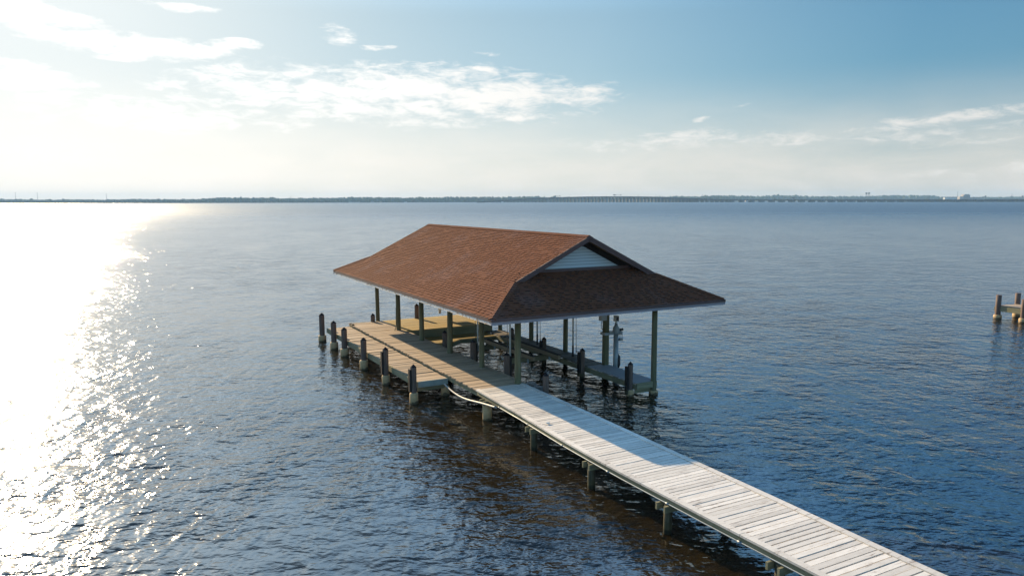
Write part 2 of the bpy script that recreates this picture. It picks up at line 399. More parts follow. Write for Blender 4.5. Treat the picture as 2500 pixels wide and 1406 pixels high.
def lerp(tab, y):
    if y <= tab[0][0]: return tab[0][1]
    for (a, va), (b, vb) in zip(tab, tab[1:]):
        if y <= b: return va+(vb-va)*(y-a)/(b-a)
    return tab[-1][1]

# ------------------------------------------------------------------ water and far shore
wm = MB()
def far(r, c, z=0.0):
    p = FWD*c+RGT*r; return (p.x, p.y, z)
ys = [-40, 0, 20, 60, 200, 800, 2000, 3302]
for a, b in zip(ys, ys[1:]):
    xs = [-3300, -800, -100, 0, 100, 800, 3300]
    for l, r_ in zip(xs, xs[1:]): wm.poly([far(l, a), far(r_, a), far(r_, b), far(l, b)])
tag(wm.build('water', M['water'], scale=1), kind='structure')

CF = 3300.0
def ground():
    lm = MB(); n = 120; top = []
    for i in range(n+1):
        r = -3300+6600*i/n; c = CF-14+22*mnoise.noise(Vector((r*.004, 3, 0)))
        top.append((r, c))
    for (r0, c0), (r1, c1) in zip(top, top[1:]):
        lm.poly([far(r0, c0, -.4), far(r1, c1, -.4), far(r1, c1+8, 1.6), far(r0, c0+8, 1.6)])
        lm.poly([far(r0, c0+8, 1.6), far(r1, c1+8, 1.6), far(r1*1.3, CF+1100, 4), far(r0*1.3, CF+1100, 4)])
    tag(lm.build('shore', M['land'], scale=1), kind='structure')
ground()
ICO = None
def ico():
    import bmesh
    bm = bmesh.new(); bmesh.ops.create_icosphere(bm, subdivisions=1, radius=1.0)
    v = [p.co.copy() for p in bm.verts]; f = [tuple(q.index for q in a.verts) for a in bm.faces]; bm.free(); return v, f
IV, IF = ico()
def blob(mb, x, y, z, rx, rz, rr):
    i = len(mb.v); sd = rr.random()*100
    for p in IV:
        k = 1+.45*mnoise.noise(p*1.7+Vector((sd, 0, 0)))+rr.uniform(-.16, .16)
        mb.v.append((x+p.x*rx*k, y+p.y*rx*k, z+p.z*rz*k))
    for q in IF: mb.f.append(tuple(i+a for a in q)); mb.sm.append(False)
PROF = [(-200, 11.5), (0, 12), (60, 10.5), (100, 9.5), (150, 11), (230, 9.3), (300, 11), (420, 9.5), (470, 10.5), (540, 14.5), (640, 13.5), (680, 11.5),
        (740, 12.5), (830, 12.5), (890, 14.5), (960, 13), (1100, 13.5), (1250, 14), (1300, 15), (1400, 12), (1600, 13), (1700, 14), (1765, 16), (1850, 14), (1900, 15.5), (2000, 12.5),
        (2100, 12.5), (2200, 14.5), (2280, 15), (2300, 10.5), (2380, 9), (2500, 10.5), (2700, 11)]
def wood_line():
    rr = random.Random(3); mb = MB()
    for row, dc in enumerate((0, 30, 75, 140)):
        r = -2560.0
        while r < 2700:
            px = 1250+1800*r/CF
            hp = lerp(PROF, px)*1.86-1.5
            h = hp*rr.uniform(.78, 1.03)*(1 if row else .86)
            if rr.random() < .06: h *= 1.13
            wdt = rr.uniform(6, 11); back = 650*max(0, min(1, (px-1620)/300)); kf = (CF+back)/CF; h *= kf; wdt *= kf
            p = far(r*kf, CF+6+dc+back+rr.uniform(-10, 14)); x, y = p[0], p[1]
            blob(mb, x, y, 1+h*.66, wdt, h*.36, rr)
            blob(mb, x+rr.uniform(-5, 5), y+rr.uniform(-5, 5), 1+h*.34, wdt*1.1, h*.36, rr)
            if rr.random() < .5: blob(mb, x+rr.uniform(-7, 7), y+rr.uniform(-6, 6), 1+h*.82, wdt*.55, h*.2, rr)
            r += rr.uniform(7, 15)
    tag(mb.build('woodland', M['tree'], scale=1), 'hazy dark wood of trees along the far shore', 'trees', kind='stuff')
wood_line()
def pale_buildings():
    rr = random.Random(11)
    spec = [(141, 8, 3, 'white', 'tiny white building at the waterline below the left masts'),
            (868, 26, 2.5, 'white', 'long low white building at the waterline, left of the bridge'),
            (911, 8, 3, 'white', 'small white building on the shore behind the roof ridge'),
            (992, 6, 3, 'white', 'tiny white building on the shore straight above the roof ridge'),
            (1227, 6, 4, 'white', 'tiny white building among trees above the bridge ramp'),
            (1775, 12, 3.2, 'white', 'low white building behind the bridge, leftmost of three'),
            (1822, 9, 3, 'tan', 'low tan building behind the bridge, middle of three'),
            (1858, 13, 3, 'white', 'low white building behind the bridge, rightmost of three'),
            (2057, 18, 3.5, 'tan', 'long low tan building left of the twin water towers'),
            (2152, 16, 3.5, 'white', 'long low white building right of the twin water towers'),
            (2315, 30, 7, 'white', 'wide white hangar left of the tan block'),
            (2384, 24, 6.5, 'tan', 'low tan hangar right of the tan block')]
    for i, (px, wp, hp, mk, lab) in enumerate(spec):
        c = CF-16 if px < 1250 else CF-60; k = c/1800
        r = (px-1250)*k; z0 = 0 if px < 1250 else (2 if px < 2300 else 6)
        m = MB(); wd = wp*k; h = hp*k
        q = [far(r-wd/2, c)[:2], far(r+wd/2, c)[:2], far(r+wd/2, c+14)[:2], far(r-wd/2, c+14)[:2]]
        t = thing('far_building', lab, 'building', far(r, c, 0), scale=1)
        m.prism(q, z0-4, z0+h*.8); m.build('wall', M['far_'+mk], t, scale=1)
        m = MB(); q2 = [far(r-wd/2-.8, c-.8)[:2], far(r+wd/2+.8, c-.8)[:2], far(r+wd/2+.8, c+15)[:2], far(r-wd/2-.8, c+15)[:2]]
        m.prism(q2, z0+h*.8+.01, z0+h); m.build('roof', M['far_concrete'], t, scale=1)
    # tan block of several storeys
    c = CF-50; k = c/1800
    t = thing('far_building', 'tan multi storey block rising above the bridge at far right', 'building', far((2352-1250)*k, c), scale=1)
    m = MB()
    for a, b_, z1 in ((2344, 2361, 27), (2347, 2359, 30), (2336, 2344, 20), (2361, 2372, 17)):
        q = [far((a-1250)*k, c)[:2], far((b_-1250)*k, c)[:2], far((b_-1250)*k, c+20)[:2], far((a-1250)*k, c+20)[:2]]
        m.prism(q, -1, z1)
    m.build('wall', M['far_tan'], t, scale=1)
    for zz in (12, 17, 22):
        for a in (2346, 2350, 2354, 2358):
            m = MB(); p0, p1 = far((a-1250)*k, c-.05), far((a+2-1250)*k, c-.05)
            m.prism([p0[:2], p1[:2], far((a+2-1250)*k, c+.2)[:2], far((a-1250)*k, c+.2)[:2]], zz, zz+2.2)
            m.build('window', M['far_dark'], t, scale=1)
pale_buildings()
def water_towers():
    for px, lab in ((2109, 'round water tower on thin legs, left one of the pair'), (2115.5, 'round water tower on thin legs, right one of the pair')):
        c = CF-30; k = c/1800; r = (px-1250)*k; p = far(r, c); zt = 36
        t = thing('water_tower', lab, 'water tower', p, 'twin water towers behind the bridge', scale=1)
        m = MB(); m.tube([(p[0], p[1], zt-3.5), (p[0], p[1], zt-2), (p[0], p[1], zt+1), (p[0], p[1], zt+3)], [1.5, 4.6, 4.8, 1.2], 12)
        m.build('tank', M['far_dark'], t, scale=1)
        for q in range(4):
            a = math.pi*(q+.5)/2; m = MB()
            m.tube([(p[0]+4*math.cos(a), p[1]+4*math.sin(a), 0), (p[0]+3*math.cos(a), p[1]+3*math.sin(a), zt-2)], [.4, .4], 5)
            m.build('leg', M['far_dark'], t, scale=1)
    for px, top, lab in ((48, 50, 'tall thin radio mast, leftmost above the left shore'), (101, 48, 'thin radio mast, second from the left edge'),
                         (268, 44, 'thin radio mast standing alone right of the pair'), (715, 31, 'short thin mast above trees left of the roof'),
                         (1712, 34, 'thin mast above trees near the middle of the bridge'), (2330, 42, 'thin mast left of the tan block'),
                         (2462, 33, 'mast with small crosshead near the right edge')):
        c = CF+40; k = c/1800; p = far((px-1250)*k, c)
        t = thing('radio_mast', lab, 'mast', p, 'masts on the far shore', scale=1)
        m = MB(); m.tube([(p[0], p[1], 0), (p[0], p[1], top)], [1.0, .55], 5); m.build('pole', M['far_dark'], t, scale=1)
        m = MB(); a = far((px-1250)*k-2.2, c, top-2); b_ = far((px-1250)*k+2.2, c, top-2); m.bar(a, b_, .7, .9); m.build('crosshead', M['far_dark'], t, scale=1)
    for px, lab in ((2398, 'small dark tank tower right of the tan block'), (2488, 'small dark tank tower at the right edge')):
        c = CF-40; k = c/1800; p = far((px-1250)*k, c)
        t = thing('tank_tower', lab, 'tower', p, scale=1)
        m = MB(); m.tube([(p[0], p[1], 17), (p[0], p[1], 18), (p[0], p[1], 22.5), (p[0], p[1], 23.5)], [3, 4, 4, 2], 10); m.build('tank', M['far_dark'], t, scale=1)
        m = MB(); m.tube([(p[0], p[1], 0), (p[0], p[1], 17.2)], [1.6, 1.4], 8); m.build('shaft', M['far_dark'], t, scale=1)
water_towers()
# long road bridge
CBT = [(1165, 2650), (1600, 2600), (1800, 2450), (2600, 2000)]     # the bridge comes nearer towards the right
def fb(px, d, z=0.0, dr=0.0):
    c = lerp(CBT, px); return far((px-1250)*c/1800+dr, c+d, z)
BP = [(1165, 2.5), (1200, 5.5), (1250, 10), (1300, 14.5), (1350, 17.5), (1400, 19.8), (1440, 20.8), (1520, 21), (1580, 20), (1620, 18), (1650, 15.8), (1700, 12.6), (1750, 10.0), (1850, 8.6), (2100, 7.6), (2600, 7.0)]
def bridge():
    t = thing('road_bridge', 'long low concrete road bridge with a hump across the far water', 'bridge', fb(1900, 0), scale=1)
    m = MB(); st = [1165+i*7.5 for i in range(192)]
    def sec(px):
        z = lerp(BP, px)
        return [fb(px, 0, z-3.4), fb(px, 52, z-3.4), fb(px, 52, z-.9), fb(px, 0, z-.9)]
    for a, b_ in zip(st, st[1:]):
        A, B = sec(a), sec(b_)
        for k in range(4): m.poly([A[k], B[k], B[(k+1) % 4], A[(k+1) % 4]])
    m.build('deck', M['far_concrete'], t, scale=1)
    m = MB()
    for a, b_ in zip(st, st[1:]):
        za, zb = lerp(BP, a), lerp(BP, b_)
        for cc in (-.4, 52.1):
            p = [fb(a, cc, za-.88), fb(b_, cc, zb-.88), fb(b_, cc, zb+.2), fb(a, cc, za+.2)]
            q = [fb(a, cc+.3, za-.88), fb(b_, cc+.3, zb-.88), fb(b_, cc+.3, zb+.2), fb(a, cc+.3, za+.2)]
            m.poly(p); m.poly(q[::-1]); m.poly([p[3], p[2], q[2], q[3]])
    m.build('parapet', M['far_concrete'], t, scale=1)
    pxs = []; x = 1205.0
    while x < 2580:
        pxs.append(x); x += 8.6 if x < 1700 else (12 if x < 1780 else 24.5)
    for x in pxs:
        z = lerp(BP, x)-3.4; m = MB(); hw = .9 if x < 1780 else 3.4
        q = [fb(x, 2, 0, -hw)[:2], fb(x, 2, 0, hw)[:2], fb(x, 44, 0, hw)[:2], fb(x, 44, 0, -hw)[:2]]
        q2 = [fb(x, .5, 0, -hw-.6)[:2], fb(x, .5, 0, hw+.6)[:2], fb(x, 46, 0, hw+.6)[:2], fb(x, 46, 0, -hw-.6)[:2]]
        m.prism(q, -1, z-1.2); m.prism(q2, z-1.3, z-.01)
        m.build('pier', M['far_pier'], t, scale=1)
    # overhead sign frames and street lamps on the deck
    for x0, x1, lab in ((1356, 1367, 'overhead road sign frame on the bridge, leftmost'), (1499, 1515, 'overhead road sign frame at the top of the bridge hump'),
                        (1934, 1948, 'overhead road sign frame on the low bridge, third from left'), (2003, 2017, 'overhead road sign frame on the low bridge, rightmost')):
        z = lerp(BP, x0)-.9; g = thing('road_sign', lab, 'road sign', fb(x0, 4, z), 'overhead signs on the bridge', scale=1)
        m = MB()
        for xx in (x0, x1):
            p = fb(xx, 4); m.tube([(p[0], p[1], z), (p[0], p[1], z+7)], [.35, .35], 6)
        m.bar(fb(x0, 4, z+6.5), fb(x1, 4, z+6.5), .5, .8); m.build('frame', M['far_dark'], g, scale=1)
        m = MB(); xa = x0-1 if x0 < 1400 else x0-3; m.bar(fb(xa, 3.4, z+6.3), fb(xa+(2.5 if x0 < 1400 else 6), 3.4, z+6.3), .3, 3.0)
        m.bar(fb(x1-1.5, 3.4, z+6.6), fb(x1+1, 3.4, z+6.6), .3, 2.6); m.build('panel', M['far_dark'], g, scale=1)
    for i, px in enumerate((1330, 1391, 1447, 1558, 1600, 1643, 1690, 1726)):
        z = lerp(BP, px)-.9; p = fb(px, 12, z)
        m = MB(); m.tube([p, (p[0], p[1], z+8.5)], [.28, .2], 5); a = fb(px, 12, z+8.6, 2); m.bar((p[0], p[1], z+8.5), a, .3, .25)
        o = m.build('street_lamp', M['far_dark'], None, scale=1); tag(o, 'thin grey street lamp standing on the hump of the far bridge', 'street lamp', 'street lamps on the bridge')
bridge()

# ------------------------------------------------------------------ decks
ZD = .944
def planks_x(mb, y0, y1, xl, xr, ztop, pitch=.165, gap=.012, th=.045, seed=1, ragged=.03, skip=None, warp=.004):
    rr = random.Random(seed); y = y0
    while y < y1-.05:
        yy = min(y+pitch, y1); ym = (y+yy)/2
        a = (xl(ym) if callable(xl) else xl)+rr.uniform(-ragged, ragged*.4); b = (xr(ym) if callable(xr) else xr)+rr.uniform(-ragged*.4, ragged)
        if b-a > .05:
            dz = rr.uniform(-warp, warp); sk = rr.uniform(-.004, .004); g = gap*rr.uniform(.5, 1.7)
            mb.prism([(a, y+g/2+sk), (b, y+g/2-sk), (b, yy-g/2-sk), (a, yy-g/2+sk)], ztop-th+dz, ztop+dz)
        y = yy
def round_pile(mb, x, y, z0, z1, r, seed=0, lean=0.0):
    n = 5; rr = random.Random(seed); pts = []; rs = []
    lx, ly = rr.uniform(-lean, lean), rr.uniform(-lean, lean)
    for k in range(n):
        f = k/(n-1); pts.append((x+lx*f, y+ly*f, z0+(z1-z0)*f)); rs.append(r*(1.06-.1*f)*rr.uniform(.985, 1.015))
    mb.tube(pts, rs, 16, jag=.035, seed=seed)

# white boardwalk to the shore
LW = [(0, 11.42), (5, 11.40), (9, 11.34), (12, 11.28), (15.5, 11.24), (18, 11.30), (21, 11.46), (24.6, 11.58)]
RW = [(0, 13.45), (9, 13.42), (12, 13.49), (16, 13.54), (20, 13.6), (24.6, 13.6)]
wl = lambda y: lerp(LW, y); wr = lambda y: lerp(RW, y)
def strip(mb, f0, f1, y0, y1, z0, z1, seg=3.3, gap=.012):
    y = y0
    while y < y1-.01:
        yy = min(y+seg, y1); n = 4
        for k in range(n):
            a = y+(yy-y)*k/n; b = y+(yy-y)*(k+1)/n-(gap if k == n-1 else 0)
            mb.prism([(f0(a), a), (f1(a), a), (f1(b), b), (f0(b), b)], z0, z1)
        y = yy
bw = thing('boardwalk', 'long white painted boardwalk running from the brown dock to the lower right corner', 'boardwalk', (12.5, 12, ZD))
m = MB(); planks_x(m, 1.0, 24.58, lambda y: wl(y)+.165, lambda y: wr(y)-.165, ZD, gap=.026, seed=5, ragged=.004, warp=.006); m.build('decking', M['whitedeck'], bw)
for f0, f1 in ((lambda y: wl(y)-.02, lambda y: wl(y)+.155), (lambda y: wr(y)-.155, lambda y: wr(y)+.02)):
    m = MB(); strip(m, f0, f1, 1.0, 24.56, ZD-.03, ZD+.022, gap=.02); m.build('edge_board', M['whitedeck'], bw)
for f0, f1 in ((lambda y: wl(y)+.02, lambda y: wl(y)+.08), (lambda y: wr(y)-.08, lambda y: wr(y)-.02), (lambda y: (wl(y)+wr(y))/2-.03, lambda y: (wl(y)+wr(y))/2+.03)):
    m = MB(); strip(m, f0, f1, 1.0, 24.5, ZD-.19, ZD-.06); m.build('stringer', M['treated_y'], bw)
WPY = [23.75, 20.05, 16.5, 13.3, 9.9, 6.5, 3.0]
for i, y in enumerate(WPY):
    for x in (wl(y)+.10, wr(y)-.22):
        m = MB(); round_pile(m, x, y, -1.2, ZD-.20, .108, seed=i*7+int(x*10), lean=.04); m.build('pile', M['pile'], bw)
    for dy in (-.15, .15):
        m = MB(); m.box(wl(y)-.13, wr(y)+.08, y+dy-.03, y+dy+.03, ZD-.36, ZD-.195); m.build('cross_beam', M['treated'], bw)
m = MB(); m.tube([(wl(23.75)+.10, 23.75, -.9), (wl(23.75)+.10, 23.75, .58), (wl(23.75)+.10, 23.75, .64)], [.18, .18, .15], 14); m.build('concrete_sleeve', M['concrete'], bw)

# brown main dock under the roof's left side
md = thing('brown_dock', 'weathered brown plank dock under the left eave of the boat shelter', 'dock', (12.6, 33, ZD))
m = MB(); planks_x(m, 24.6, 41.8, 11.60, 13.60, ZD, seed=9, ragged=.05, warp=.008); m.build('decking', M['deck'], md)
m = MB(); strip(m, lambda y: 11.66, lambda y: 11.72, 24.62, 41.75, ZD-.26, ZD-.05, gap=.01); m.build('stringer', M['treated_y'], md)
m = MB(); strip(m, lambda y: 13.60, lambda y: 13.86, 24.66, 37.7, ZD-.12, ZD-.06); m.build('ledge_board', M['deck'], md)
m = MB(); strip(m, lambda y: 13.52, lambda y: 13.585, 24.62, 37.7, ZD-.30, ZD-.05); m.build('stringer', M['treated_y'], md)
m = MB(); m.box(11.64, 13.58, 41.82, 41.88, ZD-.26, ZD-.01); m.build('end_board', M['treated'], md)
m = MB(); m.bar((11.63, 41.6, ZD+.03), (11.63, 41.0, ZD+.03), .1, .07); m.build('edge_rail', M['fender'], md)
for i, y in enumerate((27.6, 31.2, 34.8, 38.3, 41.5)):
    m = MB(); round_pile(m, 11.66, y+.1, -1.2, ZD-.27, .12, seed=60+i); m.build('pile', M['pile'], md)
    m = MB(); m.tube([(11.66, y+.1, -.9), (11.66, y+.1, .36), (11.66, y+.1, .42)], [.18, .18, .15], 14); m.build('concrete_sleeve', M['concrete'], md)

# lower mooring dock on the left
ZL = .80
sd_ = thing('mooring_dock', 'narrow lower dock along the left of the brown dock between the capped pilings', 'dock', (10.9, 34, ZL))
m = MB(); planks_x(m, 27.35, 41.6, 10.30, 11.57, ZL, seed=21, ragged=.03, warp=.012); m.build('decking', M['deck'], sd_)
m = MB(); m.box(10.30, 11.60, 27.28, 27.34, ZL-.24, ZL+.005); m.build('end_board', simple('grey_green_board', (.30, .33, .29), .8, var=.2), sd_)
m = MB(); strip(m, lambda y: 10.235, lambda y: 10.295, 27.3, 41.6, ZL-.24, ZL+.005, gap=.01); m.build('stringer', M['treated_y'], sd_)
m = MB(); m.box(10.4, 11.6, 27.55, 27.62, ZL-.46, ZL-.25); m.build('cross_beam', M['treated'], sd_)

# back deck, low landing and finger pier round the boat slip
bd = thing('back_deck', 'golden plank deck closing the far end of the boat slip', 'dock', (16.3, 39.5, ZD))
m = MB(); planks_x(m, 37.85, 41.8, 13.62, 18.95, ZD-.004, seed=31, ragged=.02); m.build('decking', M['backdeck'], bd)
for z0, z1 in ((ZD-.24, ZD-.03), (ZD-.46, ZD-.25)):
    m = MB(); m.box(13.66, 18.9, 37.78, 37.84, z0, z1); m.build('riser_board', M['treated'], bd)
m = MB(); m.box(13.65, 18.9, 41.82, 41.88, ZD-.24, ZD-.01); m.build('end_board', M['treated'], bd)
for i, (x, y) in enumerate(((15.2, 41.2), (17.2, 41.2), (18.8, 38.2))):
    m = MB(); round_pile(m, x, y, -1.2, ZD-.06, .15, seed=90+i); m.build('pile', M['pile'], bd)
ZP = .50
ld = thing('low_landing', 'low golden plank landing below the back deck with a clipped corner', 'dock', (16.2, 36.8, ZP))
poly = [(34.6, 13.9, 14.2), (35.5, 13.9, 15.25), (36.4, 13.9, 16.2), (36.42, 13.9, 18.45), (37.75, 13.9, 18.45)]
m = MB(); planks_x(m, 34.6, 37.76, 13.9, lambda y: lerp([(a, c) for a, b, c in poly], y), ZP, seed=33, ragged=.01); m.build('decking', M['backdeck'], ld)
m = MB()
for a, b in (((14.2, 34.55), (16.22, 36.38)), ((16.22, 36.36), (18.45, 36.36)), ((13.9, 34.55), (14.2, 34.55))):
    m.bar((a[0], a[1], ZP-.13), (b[0], b[1], ZP-.13), .06, .22)
m.build('edge_board', M['treated'], ld)
for i, (x, y) in enumerate(((14.3, 35.0), (15.3, 35.9), (17.2, 36.6))):
    m = MB(); round_pile(m, x, y, -1.2, ZP-.06, .15, seed=94+i); m.build('pile', M['pile'], ld)
ZF = .55
fp = thing('finger_pier', 'narrow low finger pier along the right side of the boat slip', 'dock', (18.9, 30, ZF))
m = MB(); planks_x(m, 27.25, 37.7, 18.47, 19.42, ZF, seed=41, ragged=.02, warp=.01); m.build('decking', M['fingerdeck'], fp)
m = MB(); planks_x(m, 23.68, 27.24, 18.44, 19.46, ZF+.015, seed=42, ragged=.003, gap=.006, warp=.001); tag(m.build('end_decking', M['greydeck'], fp), 'smooth grey boards at the near end')
for x in (18.40, 19.40):
    m = MB(); strip(m, lambda y: x, lambda y: x+.06, 23.68, 37.7, ZF-.27, ZF-.05, gap=.01); m.build('stringer', M['treated_y'], fp)
m = MB(); m.box(18.42, 19.44, 23.6, 23.665, ZF-.24, ZF+.01); m.build('end_board', M['treated'], fp)
m = MB(); m.box(18.44, 19.3, 23.74, 23.81, ZF-.44, ZF-.275); m.build('cross_beam', M['treated'], fp)

# ------------------------------------------------------------------ mooring pilings with pyramid caps
def mooring(x, y, ztop, label, r=.118, sleeve=None, fender=None, seed=0, group='capped mooring pilings of the dock'):
    t = thing('mooring_piling', label, 'piling', (x, y, 0), group)
    m = MB(); hc = .13
    m.tube([(x, y, -1.2), (x, y, .3), (x, y, ztop-hc-.02), (x, y, ztop-hc)], [r*1.02, r, r, r*.97], 18, groove=.07, jag=.02, seed=seed)
    m.build('shaft', M['mooring'], t)
    m = MB(); m.cone(x, y, ztop-hc+.001, ztop, r*1.06, 8); m.build('cap', M['cap'], t)
    if sleeve:
        m = MB(); rs = r*1.45
        m.tube([(x, y, -.9), (x, y, sleeve-.07), (x, y, sleeve-.02), (x, y, sleeve)], [rs, rs, rs*.94, rs*.8], 16, jag=.02, seed=seed+1); m.build('concrete_sleeve', M['concrete'], t)
    if fender:
        dx, dy, zb = fender; m = MB()
        m.bar((x+dx*.8, y+dy, zb), (x+dx*.8, y+dy, ztop-.2), .09, .17, up=(0, 1, 0)); m.build('fender_board', M['fender'], t)
    return t
for i, (x, y, zt, sl, fe, lab) in enumerate((
    (10.08, 42.0, 1.66, .36, None, 'capped brown piling at the far outer corner of the lower dock, leftmost of all'),
    (10.08, 39.4, 1.58, .40, None, 'capped brown piling second from the far end of the lower dock'),
    (10.08, 37.3, 1.54, .42, None, 'capped brown piling third from the far end of the lower dock'),
    (10.08, 33.9, 1.56, .46, None, 'capped brown piling fourth from the far end of the lower dock'),
    (10.07, 30.6, 1.68, .42, (-.2, .0, .45), 'capped piling with fender board, second from the near end of the lower dock'),
    (10.05, 27.1, 1.60, .44, (-.19, .0, .5), 'capped piling with fender board at the near corner of the lower dock'))):
    mooring(x, y, zt, lab, r=(.155, .15, .15, .14, .126, .118)[i], sleeve=sl, fender=fe, seed=200+i)
for i, (x, y, zt, fe, lab) in enumerate((
    (13.02, 41.75, 1.45, None, 'short red brown capped piling at the far edge of the brown dock'),
    (15.75, 41.7, 1.85, None, 'brown capped piling behind the back deck, half hidden by a shelter post'),
    (14.02, 33.3, 1.66, None, 'capped piling beside the brown dock, farthest of three in the slip'),
    (14.02, 30.0, 1.74, (.2, .02, .2), 'capped piling beside the brown dock, middle of three in the slip'),
    (14.02, 26.7, 1.76, (.2, .02, .2), 'capped piling beside the brown dock, nearest of three in the slip'),
    (13.92, 23.35, 1.60, None, 'capped piling just right of the white boardwalk at the slip mouth'),
    (18.25, 23.85, 1.46, (-.2, .02, .1), 'capped piling with fender at the near end of the finger pier'),
    (18.25, 27.4, 1.40, (-.2, .02, .1), 'capped piling where grey and brown boards of the finger pier meet'),
    (18.25, 30.8, 1.36, (-.2, .02, .1), 'capped piling at the middle of the finger pier'),
    (18.25, 34.15, 1.32, None, 'capped piling at the far end of the finger pier by the landing'))):
    mooring(x, y, zt, lab, fender=fe, seed=300+i, sleeve=(.28 if i == 6 else None), r=(.125, .13, .125, .14, .132, .118, .108, .118, .12, .12)[i])

# ------------------------------------------------------------------ boat shelter: posts, beams, dutch gable roof
XL, XR, YF, YB, ZE, XC, ZR = 11.55, 22.55, 23.1, 44.55, 3.83, 17.05, 6.54
SL = (ZR-ZE)/(XC-XL)           # roof pitch
GF, GB = 25.15, 42.85          # gable ends
WF = 25.72                     # gable wall
bh = thing('boat_shelter', 'open boat shelter with brown shingled gable roof on round posts', 'boat shelter', (16.4, 33, 0))
POSTS = [(13.42, y, ZD) for y in (24.62, 27.85, 31.28, 34.85, 38.35, 42.0)]+[(19.33, y, .5) for y in (23.68, 27.15, 30.55, 33.98, 37.6, 41.2)]
BEAMZ = 3.72
for i, (x, y, z) in enumerate(POSTS):
    m = MB(); round_pile(m, x, y, -1.2, BEAMZ, (.125, .115, .13, .12, .125, .115, .118, .155, .12, .122, .12, .12)[i], seed=400+i, lean=.035); po = m.build('post', M['post'], bh)
    if i == 6:
        m = MB(); m.tube([(x, y, -.9), (x, y, .10), (x, y, .16)], [.19, .19, .16], 14); m.build('concrete_sleeve', M['concrete'], po)
for x in (13.42, 19.33):
    m = MB(); m.box(x-.1, x+.1, 23.4, 42.3, BEAMZ+.002, BEAMZ+.26); m.build('beam', M['rafter'], bh)
# sloped carcass just under the shingles: one closed mesh
def zroof(x): return ZE+SL*(min(x, 2*XC-x)-XL)
def carcass():
    m = MB(); d = .05
    iF, iB = GF-YF, YB-GB
    def L(x, y, dz=0): return (x, y, zroof(x)-dz)
    def slope(sg):
        X = (lambda x: x) if sg > 0 else (lambda x: 2*XC-x)
        top = [(XL, YF), (XL+iF, GF), (XC, GF), (XC, GB), (XL+iB, GB), (XL, YB)]
        T = [(X(x), y, zroof(x)) for x, y in top]; Bt = [(X(x), y, zroof(x)-d) for x, y in top]
        if sg > 0: T = T[::-1]; Bt = Bt[::-1]
        m.poly(T); m.poly(Bt[::-1])
        for k in range(6): m.poly([T[k], Bt[k], Bt[(k+1) % 6], T[(k+1) % 6]])
    slope(1); slope(-1)
    for (y0, sgn, yw, ins) in ((YF, 1, WF+.02, WF+.02-YF), (YB, -1, GB-.45, YB-GB+.45)):
        q = [(XL, y0, ZE), (XR, y0, ZE), (XR-ins, yw, ZE+SL*ins), (XL+ins, yw, ZE+SL*ins)]
        b = [(x, y, z-d) for x, y, z in q]
        if sgn < 0: q, b = q[::-1], b[::-1]
        m.poly(q); m.poly(b[::-1])
        for k in range(4): m.poly([q[k], b[k], b[(k+1) % 4], q[(k+1) % 4]])
    return m
roof = carcass().build('roof', M['rafter'], bh)
def shingle_slope(mb, P0, u, v, n, vmax, urange, seed, lift=.032):
    """courses of laminated tabs laid on a plane; u along the eave, v up the slope (survey units)"""
    rr = random.Random(seed); e = .145; k = 0; alt = False; P0, u, v, n = Vector(P0), Vector(u), Vector(v), Vector(n)
    while k*e < vmax-.02:
        v0 = k*e-(.03 if k == 0 else 0); v1 = min((k+1)*e+.03, vmax); lo, hi = urange(min(v0+e*.5, vmax))
        a = lo-rr.uniform(0, .05)
        while a < hi-.02:
            wd = rr.choice((.15, .19, .23))*rr.uniform(.92, 1.08); b = min(a+wd, hi)
            alt = not alt; th = (lift if alt and rr.random() < .85 else .007)+rr.uniform(0, .003)
            dv = rr.uniform(-.008, .008)-(0.012 if th > .015 else 0)
            g = .0015
            q = [P0+u*(a+g)+v*(v0+dv), P0+u*(b-g)+v*(v0+dv), P0+u*(b-g)+v*v1, P0+u*(a+g)+v*v1]
            t0 = .014+th; t1 = .004
            i = len(mb.v)
            mb.v += [tuple(q[0]+n*.001), tuple(q[1]+n*.001), tuple(q[0]+n*t0), tuple(q[1]+n*t0), tuple(q[2]+n*t1), tuple(q[3]+n*t1)]
            mb.f += [(i, i+1, i+3, i+2), (i+2, i+3, i+4, i+5), (i, i+2, i+5), (i+1, i+4, i+3)]; mb.sm += [False]*4
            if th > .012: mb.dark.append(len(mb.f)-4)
            a = b
        k += 1
cs_, sn_ = 1/math.hypot(1, SL), SL/math.hypot(1, SL)
vm_ = (XC-XL)/cs_
sh = MB()
def ur(vv):
    r = vv*cs_; return YF+min(r, GF-YF)-0.0, YB-min(r, YB-GB)
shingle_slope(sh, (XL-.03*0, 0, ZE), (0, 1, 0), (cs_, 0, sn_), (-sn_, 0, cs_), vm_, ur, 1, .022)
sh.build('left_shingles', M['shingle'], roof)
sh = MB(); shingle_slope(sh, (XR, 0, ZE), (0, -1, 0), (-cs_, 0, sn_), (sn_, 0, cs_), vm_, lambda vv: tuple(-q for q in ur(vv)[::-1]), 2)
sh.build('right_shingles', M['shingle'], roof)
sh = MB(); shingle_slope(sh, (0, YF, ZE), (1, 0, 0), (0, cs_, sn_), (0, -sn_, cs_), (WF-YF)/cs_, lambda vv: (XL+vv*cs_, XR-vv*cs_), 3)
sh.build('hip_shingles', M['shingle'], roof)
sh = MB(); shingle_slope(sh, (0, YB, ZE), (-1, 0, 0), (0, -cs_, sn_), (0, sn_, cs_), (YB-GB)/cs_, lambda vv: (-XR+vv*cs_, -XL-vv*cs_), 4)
sh.build('hip_shingles', M['shingle'], roof)
